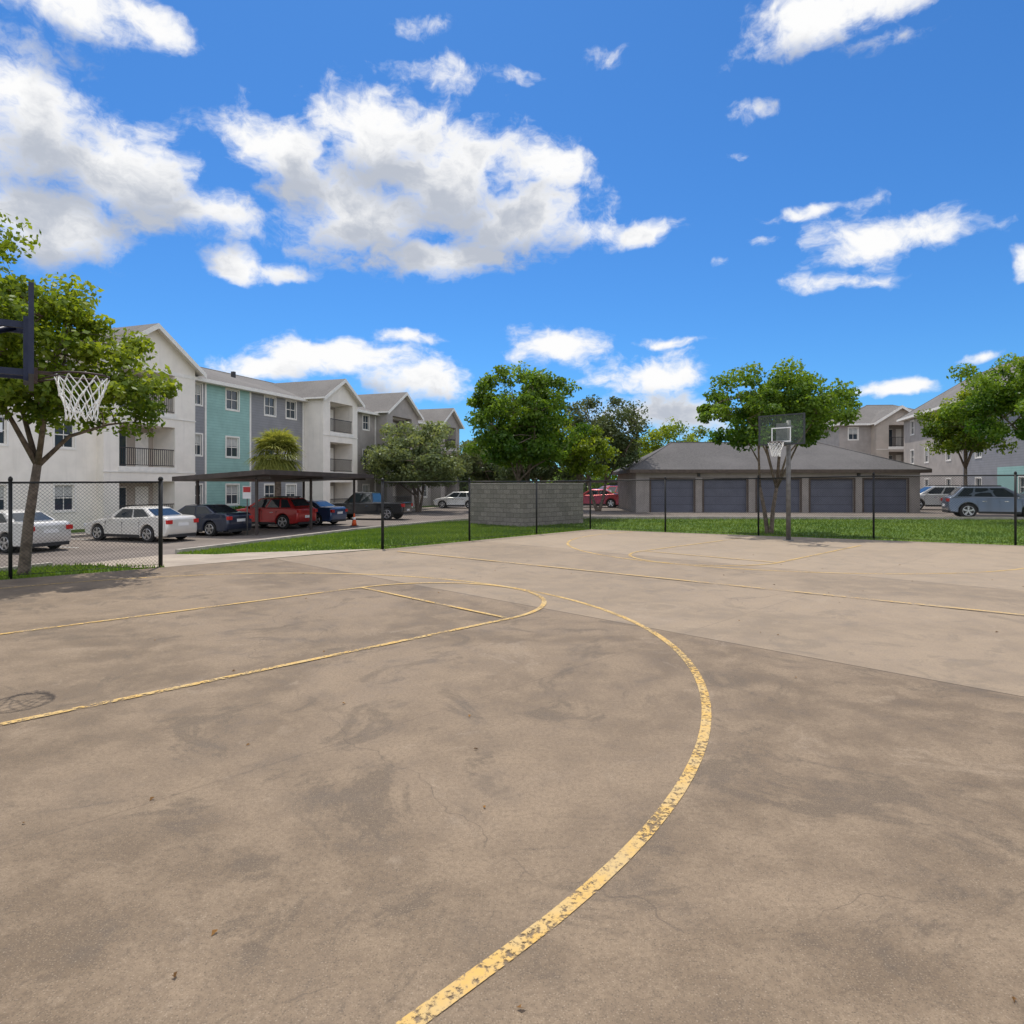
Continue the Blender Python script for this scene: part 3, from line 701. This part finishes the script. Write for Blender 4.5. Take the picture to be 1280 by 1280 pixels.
# ------------------------------------------------------------ hoops
m=bpy.data.materials.new('acrylic_board'); m.use_nodes=True; nt=m.node_tree; nt.nodes.clear()
g_=nt.nodes.new('ShaderNodeBsdfPrincipled'); g_.inputs['Base Color'].default_value=(.5,.55,.55,1); g_.inputs['Roughness'].default_value=.15
t_=nt.nodes.new('ShaderNodeBsdfTransparent'); t_.inputs[0].default_value=(.95,.98,.97,1); mx=nt.nodes.new('ShaderNodeMixShader'); mx.inputs[0].default_value=.95
nt.links.new(g_.outputs[0],mx.inputs[1]); nt.links.new(t_.outputs[0],mx.inputs[2]); o_=nt.nodes.new('ShaderNodeOutputMaterial'); nt.links.new(mx.outputs[0],o_.inputs[0]); M['acrylic']=m
def hoop(rim_xy,ang,rh,b0,b1,polemat,bw=1.4,reach=1.2,framemat='polegrey'):
    e=empty('basketball_hoop',(rim_xy[0],rim_xy[1],0),ang)
    mb=MB(); bx=-.40; w=bw/2
    mb.box((bx-.008,-w+.04,b0+.04),(bx+.008,w-.04,b1-.04),'acrylic'); mb.obj('backboard',e)
    mb=MB()
    mb.box((bx-.02,-w,b0),(bx+.02,-w+.045,b1),framemat); mb.box((bx-.02,w-.045,b0),(bx+.02,w,b1),framemat)
    mb.box((bx-.02,-w+.045,b0),(bx+.02,w-.045,b0+.045),framemat); mb.box((bx-.02,-w+.045,b1-.045),(bx+.02,w-.045,b1),framemat)
    mb.obj('backboard_frame',e)
    mb=MB(); sx=bx+.012; q=.3; z0=rh+.02; z1=rh+.47
    for a,b_ in (((-q,z0),(-q+.035,z1)),((q-.035,z0),(q,z1)),((-q+.035,z0),(q-.035,z0+.035)),((-q+.035,z1-.035),(q-.035,z1))):
        mb.box((sx,a[0],a[1]),(sx+.004,b_[0],b_[1]),'signwhite')
    mb.obj('shooter_square',e)
    mb=MB(); R=.23
    mb.tube([(R*math.cos(2*math.pi*i/32),R*math.sin(2*math.pi*i/32),rh) for i in range(33)],.010,'rim',8,False)
    mb.box((bx+.02,-.09,rh-.10),(bx+.05,.09,rh+.03),'rim')
    mb.box((bx+.05,-.06,rh-.012),(-R+.01,.06,rh+.008),'rim')
    mb.tube([(bx+.05,-.07,rh-.08),(-R*.6,-R*.75,rh-.01)],.008,'rim',6); mb.tube([(bx+.05,.07,rh-.08),(-R*.6,R*.75,rh-.01)],.008,'rim',6)
    mb.obj('rim',e)
    mb=MB(); K=12; rows=[(0,.225),(.09,.205),(.18,.175),(.27,.145),(.35,.125),(.43,.125)]
    rr=random.Random(2)
    def pt(i,row):
        r_=rows[row]; a=2*math.pi*(i+(.5 if row%2 else 0))/K
        return (r_[1]*math.cos(a)+rr.uniform(-.012,.012),r_[1]*math.sin(a)+rr.uniform(-.012,.012),rh-.01-r_[0]+rr.uniform(-.012,.012))
    G_=[[pt(i,row) for i in range(K)] for row in range(len(rows))]
    for row in range(len(rows)-1):
        for i in range(K):
            k2=(i+1)%K if row%2 else (i-1)%K
            mb.tube([G_[row][i],G_[row+1][i]],.0055,'net',5,False); mb.tube([G_[row][i],G_[row+1][k2]],.0055,'net',5,False)
            if row>0: mb.tube([tuple(Vector(G_[row][i])+Vector((0,0,.014))),tuple(Vector(G_[row][i])-Vector((0,0,.014)))],.010,'net',5)
    mb.obj('net',e)
    mb=MB(); px=bx-reach
    mb.tube([(px,0,-.05),(px,0,b1-.15)],.07,polemat,14)
    mb.tube([(px,0,-.02),(px,0,.02)],.16,polemat,14)
    mb.obj('pole',e)
    mb=MB(); zl=rh-.03; zu=(b0+b1)/2+.12
    for s in (-.13,.13):
        mb.box((px,s-.022,zu-.03),(bx-.02,s+.022,zu+.03),polemat); mb.box((px,s-.022,zl-.03),(bx-.02,s+.022,zl+.03),polemat)
    mb.tube([(px+.1,0,zl),(bx-.12,0,zu)],.03,polemat,8)
    mb.box((bx-.06,-.17,zl-.08),(bx-.021,.17,zu+.08),polemat)
    mb.obj('support_arms',e)
hoop((-4.27,6.35),math.atan2(.6,.8),2.83,2.72,3.52,'navy',1.3,1.25,'navy')
a_=math.radians(225)
hoop((8.02,19.45),a_,3.05,2.98,3.92,'polegrey',1.42,.55,'boardframe')

# ------------------------------------------------------------ cars
def lowerpoly(top,L,wb,wr,zb):
    xf,xr=wb
    pts=list(top)
    def arch(xc):
        out=[]
        for i in range(9):
            a=math.pi*i/8
            out.append((xc+math.cos(a)*(wr+.055),max(zb,wr+math.sin(a)*(wr+.055))))
        out[0]=(xc+wr+.055,zb); out[-1]=(xc-wr-.055,zb)
        return out
    pts+= arch(xf)+arch(xr)
    return pts
def car(name,x,y,head,col,kind='sedan',cname='car_paint'):
    e=empty(name,(x,y,Hq(x,y)-.02),math.radians(head)); P=paint(cname,col)
    if kind=='sedan':
        L,W,wr=4.75,1.84,.335; zb=.22; h=L/2
        top=[(-h+.12,.24),(-h+.02,.42),(-h,.62),(-h+.04,.92),(-h+.14,1.02),(-h+.75,1.05),(-.3,.97),(.95,.95),(1.55,.86),(h-.25,.72),(h-.04,.58),(h,.42),(h-.08,.24)]
        wb=(1.42,-1.38); gh=[(-1.85,1.15,1.0,.94),(-.95,.35,1.46)]; belt_=.95
        pill=[(.10,.44),(.48,.86)]
    elif kind=='suv':
        L,W,wr=4.6,1.9,.385; zb=.28; h=L/2
        top=[(-h+.12,.32),(-h+.02,.5),(-h,.8),(-h+.06,1.06),(-h+.25,1.13),(-.3,1.11),(.75,1.09),(1.45,1.03),(h-.3,.94),(h-.08,.80),(h,.62),(h-.02,.45),(h-.14,.3)]
        wb=(1.37,-1.36); gh=[(-2.12,1.32,1.08,.96),(-1.55,.30,1.71)]; belt_=1.08
        pill=[(.06,.26),(.30,.56),(.60,.90)]
    else:
        L,W,wr=5.8,2.0,.41; zb=.42; h=L/2
        top=[(-h+.05,.5),(-h,.62),(-h+.02,1.16),(-.75,1.16),(-.7,1.14),(1.1,1.12),(2.2,1.10),(h-.12,1.02),(h-.02,.8),(h,.5),(h-.1,.42)]
        wb=(1.85,-1.75); gh=[(-.72,1.55,1.12,.98),(-.55,.75,1.9)]; belt_=1.12
        pill=[(.06,.42),(.47,.84)]
    pl=lowerpoly(top,L,wb,wr,zb)
    bm=bmesh.new(); n=len(pl); layers=[]
    for yy,dz in ((-W/2,0),(-W/2*.78,.045),(W/2*.78,.045),(W/2,0)):
        row=[]
        for i,(px_,pz) in enumerate(pl):
            k=max(0,abs(px_)-(h-.75))/.75; sc=1-.13*k*k
            if abs(yy)>=W/2-.001 and pz>.85: sc-=.035
            zz=pz+(dz if (pz>.7 and i<len(top)) else 0); xx=px_
            if abs(yy)>=W/2-.001: xx=px_*(1-.03*max(0,abs(px_)-(h-.3))/.3)
            row.append(bm.verts.new((xx,yy*sc,zz)))
        layers.append(row)
    for a,b_ in zip(layers[:-1],layers[1:]):
        for i in range(n):
            k=(i+1)%n; bm.faces.new((a[i],a[k],b_[k],b_[i]))
    bm.faces.new(layers[0][::-1]); bm.faces.new(layers[-1])
    bmesh.ops.recalc_face_normals(bm,faces=bm.faces[:])
    me=bpy.data.meshes.new('body'); bm.to_mesh(me); bm.free(); me.materials.append(P)
    for p in me.polygons: p.use_smooth=True
    o=bpy.data.objects.new('body',me); COL.objects.link(o); o.parent=e
    bv=o.modifiers.new('b','BEVEL'); bv.width=.055; bv.segments=3; bv.limit_method='ANGLE'; bv.angle_limit=math.radians(38)
    o.modifiers.new('w','WEIGHTED_NORMAL')
    (xb0,xb1,zb0,_),(xt0,xt1,zt)=gh; yb=W/2*.93; yt=W/2*.70; zb1=belt_-.02
    bm=bmesh.new()
    bv_=[(xb0,-yb,zb1),(xb1,-yb*.90,zb1-.02),(xb1,yb*.90,zb1-.02),(xb0,yb,zb1),(xt0,-yt,zt-.06),(xt1,-yt,zt-.06),(xt1,yt,zt-.06),(xt0,yt,zt-.06)]
    vs=[bm.verts.new(v) for v in bv_]
    ri=[bm.verts.new(v) for v in ((xt0+.35,-yt*.62,zt),(xt1-.30,-yt*.62,zt),(xt1-.30,yt*.62,zt),(xt0+.35,yt*.62,zt))]
    for f in ((0,3,2,1),(0,1,5,4),(1,2,6,5),(2,3,7,6),(3,0,4,7)): bm.faces.new([vs[i] for i in f])
    for i in range(4):
        k=(i+1)%4; bm.faces.new((vs[4+i],vs[4+k],ri[k],ri[i]))
    bm.faces.new(ri)
    bmesh.ops.recalc_face_normals(bm,faces=bm.faces[:])
    me=bpy.data.meshes.new('cabin'); bm.to_mesh(me); bm.free(); me.materials.append(P)
    for p in me.polygons: p.use_smooth=True
    o=bpy.data.objects.new('cabin',me); COL.objects.link(o); o.parent=e
    bv=o.modifiers.new('b','BEVEL'); bv.width=.06; bv.segments=3; bv.limit_method='ANGLE'; bv.angle_limit=math.radians(25); o.modifiers.new('w','WEIGHTED_NORMAL')
    mb=MB()
    def bil(c4,u,v,off):
        A,B_,C_,D_=[Vector(q) for q in c4]
        p=(A*(1-u)+B_*u)*(1-v)+(D_*(1-u)+C_*u)*v
        nr=(B_-A).cross(D_-A).normalized()
        return p+nr*off
    def pane(c4,u0,u1,v0,v1,off=.008,m_='carglass'):
        mb.poly([bil(c4,u0,v0,off),bil(c4,u1,v0,off),bil(c4,u1,v1,off),bil(c4,u0,v1,off)],m_)
    right=[bv_[0],bv_[1],bv_[5],bv_[4]]; left=[bv_[2],bv_[3],bv_[7],bv_[6]]
    front=[bv_[1],bv_[2],bv_[6],bv_[5]]; rear=[bv_[3],bv_[0],bv_[4],bv_[7]]
    for u0,u1 in pill:
        pane(right,u0,u1,.16,.90); pane(left,1-u1,1-u0,.16,.90)
    pane(front,.06,.94,.08,.93); pane(rear,.08,.92,.28 if kind!='sedan' else .12,.90)
    mb.obj('windows',e)
    mb=MB()
    mb.box((-h+.35,-W*.36,zb+.02),(h-.35,W*.36,.75),'plastic')
    mb.box((-h+.05,-W*.38,zb-.02),(-h+.4,W*.38,zb+.1),'plastic'); mb.box((h-.4,-W*.38,zb-.02),(h-.06,W*.38,zb+.1),'plastic')
    for s in (-1,1):
        y0=s*(W/2-.03); mb.box((wb[1]+wr+.08,y0,zb-.03),(wb[0]-wr-.08,s*(W/2+.004),zb+.09),'plastic')
        for xx in ((-.95,.0,.95) if kind!='pickup' else (-.6,.3,1.3)):
            mb.box((xx-.006,s*(W/2-.03),zb+.14),(xx+.006,s*(W/2+.003),belt_-.12),'plastic')
        for xx in ((-.75,.2) if kind!='pickup' else (-.4,.5)):
            mb.box((xx,s*(W/2-.03),belt_-.2),(xx+.18,s*(W/2+.02),belt_-.165),'chrome' if kind!='sedan' else P)
    mb.box((h-.02,-.45,.36),(h+.006,.45,.50),'plastic'); 
    mb.box((h-.10,-.4,.56 if kind=='sedan' else .60),(h+.004,.4,.64 if kind=='sedan' else .76),'plastic')
    mb.obj('trim',e)
    mb=MB(); zl=.78 if kind=='sedan' else .90
    for s in (-1,1):
        mb.box((-h-.005,s*W*.30,zl-.02),(-h+.22,s*W*.430,zl+.14 if kind!='pickup' else zl+.2),'tail')
        hz=.66 if kind=='sedan' else .78
        mb.box((h-.34,s*W*.27,hz-.06),(h-.03,s*W*.430,hz+.06),'head')
    mb.box((-h-.012,-.26,.60 if kind!='sedan' else .66),(-h+.01,.26,.73 if kind!='sedan' else .79),'plate')
    mb.obj('lamps',e)
    mb=MB()
    for s in (-1,1):
        xm_=xb1-.55; mb.box((xm_,s*(W/2-.02),belt_+.0),(xm_+.14,s*(W/2+.17),belt_+.13),P)
    if kind=='suv':
        for s in (-1,1): mb.box((xt0+.15,s*yt*.80-.02,zt-.02),(xt1-.15,s*yt*.80+.02,zt+.03),'plastic')
    if kind=='pickup': mb.box((-h+.08,-W*.42,1.17),(-.78,W*.42,1.20),'plastic')
    mb.obj('mirrors_and_rails',e)
    k=0
    for xx in wb:
        for s in (-1,1):
            k+=1; mb=MB(); yo=s*(W/2-.01); yi=s*(W/2-.24)
            mb.tube([(xx,yi,wr),(xx,yi+s*.03,wr),(xx,yo-s*.03,wr),(xx,yo,wr)],[wr*.93,wr,wr,wr*.93],'tyre',24)
            mb.tube([(xx,yo-s*.02,wr),(xx,yo+s*.004,wr)],wr*.66,'plastic',20)
            mb.tube([(xx,yo,wr),(xx,yo+s*.012,wr)],wr*.17,'alloy',10)
            for q in range(5):
                a=2*math.pi*q/5+.3; ca,sa=math.cos(a),math.sin(a)
                r0,r1=wr*.12,wr*.64; w0,w1=.035,.05
                yy=yo+s*.010
                mb.poly([(xx+ca*r0-sa*w0,yy,wr+sa*r0+ca*w0),(xx+ca*r1-sa*w1,yy,wr+sa*r1+ca*w1),(xx+ca*r1+sa*w1,yy,wr+sa*r1-ca*w1),(xx+ca*r0+sa*w0,yy,wr+sa*r0-ca*w0)],'alloy')
            ring=[(xx+math.cos(t)*wr*.66,yo+s*.006,wr+math.sin(t)*wr*.66) for t in [2*math.pi*i/24 for i in range(25)]]
            mb.tube(ring,.016,'alloy',5,False)
            mb.obj('wheel_%d'%k,e)
    return e
HD=160.7
WHITE=(.72,.70,.66)
car('parked_sedan',-18.6,23.5,HD,(.66,.65,.63),'sedan','paint_silver')
car('parked_sedan',-16.0,27.6,HD,WHITE,'sedan','paint_white')
car('parked_sedan',-14.9,30.7,HD,(.02,.03,.06),'sedan','paint_navy')
car('parked_suv',-13.2,35.4,HD,(.42,.02,.02),'suv','paint_red')
car('parked_sedan',-12.4,38.6,HD,(.03,.07,.16),'sedan','paint_blue')
car('parked_pickup_truck',-9.9,44.2,168,(.012,.012,.013),'pickup','paint_black')
car('parked_suv',-5.6,65,178,(.7,.7,.68),'suv','paint_white2')
car('parked_sedan',6.6,50.5,160,(.45,.02,.02),'sedan','paint_red2')
car('parked_suv',8.3,55,200,(.5,.03,.03),'suv','paint_red3')
car('parked_sedan',9.9,57,170,(.7,.7,.7),'sedan','paint_white3')
car('parked_suv',30.0,45.5,168,(.5,.5,.49),'suv','paint_grey')
car('parked_suv',25.8,34.2,-24,(.13,.16,.21),'suv','paint_bluegrey')
car('parked_sedan',32.3,38.5,-20,(.05,.12,.25),'sedan','paint_blue2')

# fallen leaves
g=np.random.default_rng(9); n=60
px_=g.uniform(-6,9,n); py_=g.uniform(3.2,16,n)
spec=[(652,1262),(218,1221),(605,1010),(595,937),(587,896),(1268,1252),(995,848),(30,1030),(268,1168),(310,932),(190,1000),(405,815),(430,880)]
for i,(a,b_) in enumerate(spec):
    zz=CH*F/(b_-HZ); px_[i]=(a-640)/F*zz; py_[i]=zz
q=[]
for i in range(n):
    a=g.uniform(0,6.28); l=g.uniform(.012,.020); w=l*.6
    t=np.array([math.cos(a),math.sin(a),0]); bt=np.array([-math.sin(a),math.cos(a),0]); c_=np.array([px_[i],py_[i],.004])
    up=np.array([0,0,l*.7])
    q.append([c_-t*l,c_+bt*w+up,c_+t*l*.2+up*.2,c_-bt*w*.2]); q.append([c_+t*l*.2+up*.2,c_+bt*w+up,c_+t*l*1.1+up*.4,c_-bt*w+up*.7])
soup('fallen_leaves',np.array(q),np.repeat(g.random(n),2),'debris')

# ------------------------------------------------------------ light / world
EL=math.radians(66); AZ=math.radians(-14.5)
sd=Vector((math.sin(AZ)*math.cos(EL),math.cos(AZ)*math.cos(EL),math.sin(EL)))
ld=bpy.data.lights.new('sun','SUN'); ld.energy=4.2; ld.angle=math.radians(.55); ld.color=(1,.93,.83)
lo=bpy.data.objects.new('sun',ld); COL.objects.link(lo); lo.rotation_euler=(-sd).to_track_quat('-Z','Y').to_euler()
w=bpy.data.worlds.new('World'); S.world=w; w.use_nodes=True; nt=w.node_tree
bg=nt.nodes['Background']; wout=nt.nodes['World Output']
sky=nt.nodes.new('ShaderNodeTexSky'); sky.sky_type='NISHITA'; sky.sun_disc=False; sky.sun_elevation=EL; sky.sun_rotation=AZ%(2*math.pi)
sky.air_density=1.0; sky.dust_density=.3; sky.ozone_density=3.0
tc=nt.nodes.new('ShaderNodeTexCoord'); D_=vmth(nt,'NORMALIZE',tc.outputs['Generated'])
sp=nt.nodes.new('ShaderNodeSeparateXYZ'); nt.links.new(D_,sp.inputs[0])
az=mth(nt,'ARCTAN2',sp.outputs[0],sp.outputs[1]); el=mth(nt,'ARCSINE',sp.outputs[2])
cb=nt.nodes.new('ShaderNodeCombineXYZ'); nt.links.new(az,cb.inputs[0]); nt.links.new(el,cb.inputs[1]); P0=cb.outputs[0]
blobs=[(50,155,105,82,0),(150,212,122,62,0),(75,275,120,50,0),(265,265,85,24,.12),(10,100,60,40,.1),
(350,185,85,38,0),(470,170,110,50,0),(560,222,130,60,0),(455,260,125,62,0),(630,270,130,46,0),(560,320,90,26,.05),(685,212,50,28,.05),(740,285,60,18,.15),(800,292,50,14,.2),
(295,330,42,20,.15),(355,338,52,13,.2),(110,3,125,28,.1),(205,35,35,22,.25),
(560,92,62,20,.32),(650,94,42,10,.36),(515,32,50,14,.42),(755,67,30,12,.4),(1035,12,130,32,.05),(1105,48,70,14,.3),
(1072,305,60,38,.12),(1055,350,72,13,.3),(1185,284,92,20,.28),(1010,262,70,9,.3),(1090,248,34,10,.34),(1285,325,24,22,.2),
(937,134,44,12,.36),(910,190,28,7,.42),(950,302,28,9,.38),(897,328,22,8,.42),
(430,448,110,26,0),(505,420,55,11,.2),(520,478,75,26,0),(320,458,75,18,.15),(690,432,58,24,.08),(830,427,55,8,.33),(812,470,74,30,0),(830,515,95,28,0),(1200,452,50,7,.36),(1125,487,55,12,.2)]
wn=nt.nodes.new('ShaderNodeTexNoise'); wn.inputs['Scale'].default_value=8; wn.inputs['Detail'].default_value=4; wn.inputs['Roughness'].default_value=.6; nt.links.new(P0,wn.inputs['Vector'])
Pw=vmth(nt,'ADD',P0,vmth(nt,'MULTIPLY',vmth(nt,'SUBTRACT',wn.outputs[1],(.5,.5,.5)),(.10,.05,0)))
def field(P,bl,k=.2):
    cur=None
    for (bx,by,rx,ry,wsp) in bl:
        a=math.atan((bx-640)/F); e_=math.atan((HZ-by)*math.cos(a)/F); ra=rx/F*math.cos(a)**2*1.08; re=ry/F*math.cos(a)*1.1
        v=vmth(nt,'MULTIPLY_ADD',P,(1/ra,1/re,wsp),(-a/ra,-e_/re,wsp)); l=vmth(nt,'LENGTH',v,out=1)
        cur=l if cur is None else mth(nt,'SMOOTH_MIN',cur,l,k)
    return cur
STR=.12
tint=vmth(nt,'MULTIPLY',sky.outputs[0],(.34,.74,1.14))
# part of the sky ahead: the cumulus field
n1=noi(nt,vmth(nt,'MULTIPLY',Pw,(1,1.5,1)),13,8,.62)
fld=field(Pw,[(a,b_,c_,d_,w_*1.9) for a,b_,c_,d_,w_ in blobs])
Da=mth(nt,'ADD',mth(nt,'SUBTRACT',1.0,fld),mth(nt,'MULTIPLY',mth(nt,'SUBTRACT',n1,.5),2.4))
bigs=[b_ for b_ in blobs if b_[2]>=60 and b_[4]<=.1]
fb=field(vmth(nt,'ADD',Pw,(-.02,.058,0)),[(a,b_,c_,d_,0) for a,b_,c_,d_,w_ in bigs],.35)
mask=mth(nt,'MULTIPLY',sms(nt,Da,-.08,.66),sms(nt,el,-.02,.03))
sh=mth(nt,'ADD',mth(nt,'SUBTRACT',1.0,fb),mth(nt,'MULTIPLY',mth(nt,'SUBTRACT',n1,.5),2.6))
shade=sms(nt,sh,-.2,.95)
ccol=mixc(nt,shade,(.99,.99,.99),(.50,.54,.62))
cc=vmth(nt,'MULTIPLY',ccol,(1/STR,)*3)
nt.links.new(mixc(nt,mask,tint,cc),bg.inputs[0]); bg.inputs[1].default_value=STR
# rest of the sky: unseen broken cloud, added for fill light on the facades
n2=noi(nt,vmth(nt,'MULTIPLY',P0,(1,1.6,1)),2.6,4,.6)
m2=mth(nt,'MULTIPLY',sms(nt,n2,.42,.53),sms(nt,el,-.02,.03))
back=sms(nt,sp.outputs[1],.2,-.3,1.0,1.75)  # clouds behind the camera brightened to lift the shaded facades
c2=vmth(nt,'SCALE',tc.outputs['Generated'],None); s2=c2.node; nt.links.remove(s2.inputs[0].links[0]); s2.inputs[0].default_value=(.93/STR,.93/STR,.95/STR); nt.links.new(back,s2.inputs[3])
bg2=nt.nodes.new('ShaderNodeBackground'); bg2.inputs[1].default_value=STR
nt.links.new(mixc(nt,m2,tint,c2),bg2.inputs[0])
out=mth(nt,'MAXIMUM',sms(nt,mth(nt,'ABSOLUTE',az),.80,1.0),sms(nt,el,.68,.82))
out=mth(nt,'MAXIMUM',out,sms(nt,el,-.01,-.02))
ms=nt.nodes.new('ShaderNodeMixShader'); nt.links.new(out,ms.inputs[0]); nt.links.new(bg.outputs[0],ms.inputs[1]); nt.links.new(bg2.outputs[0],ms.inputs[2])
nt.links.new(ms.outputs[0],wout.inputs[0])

# ------------------------------------------------------------ camera
cd=bpy.data.cameras.new('camera'); cam=bpy.data.objects.new('camera',cd); COL.objects.link(cam)
cam.location=(0,0,CH); cam.rotation_euler=(math.radians(90),0,0)
cd.sensor_width=36; cd.lens=36*F/1280; cd.shift_y=-(640-HZ)/1280; cd.clip_end=5000; cd.clip_start=.05
S.camera=cam
S.view_settings.view_transform='Standard'; S.view_settings.look='None'; S.view_settings.exposure=0; S.view_settings.gamma=1
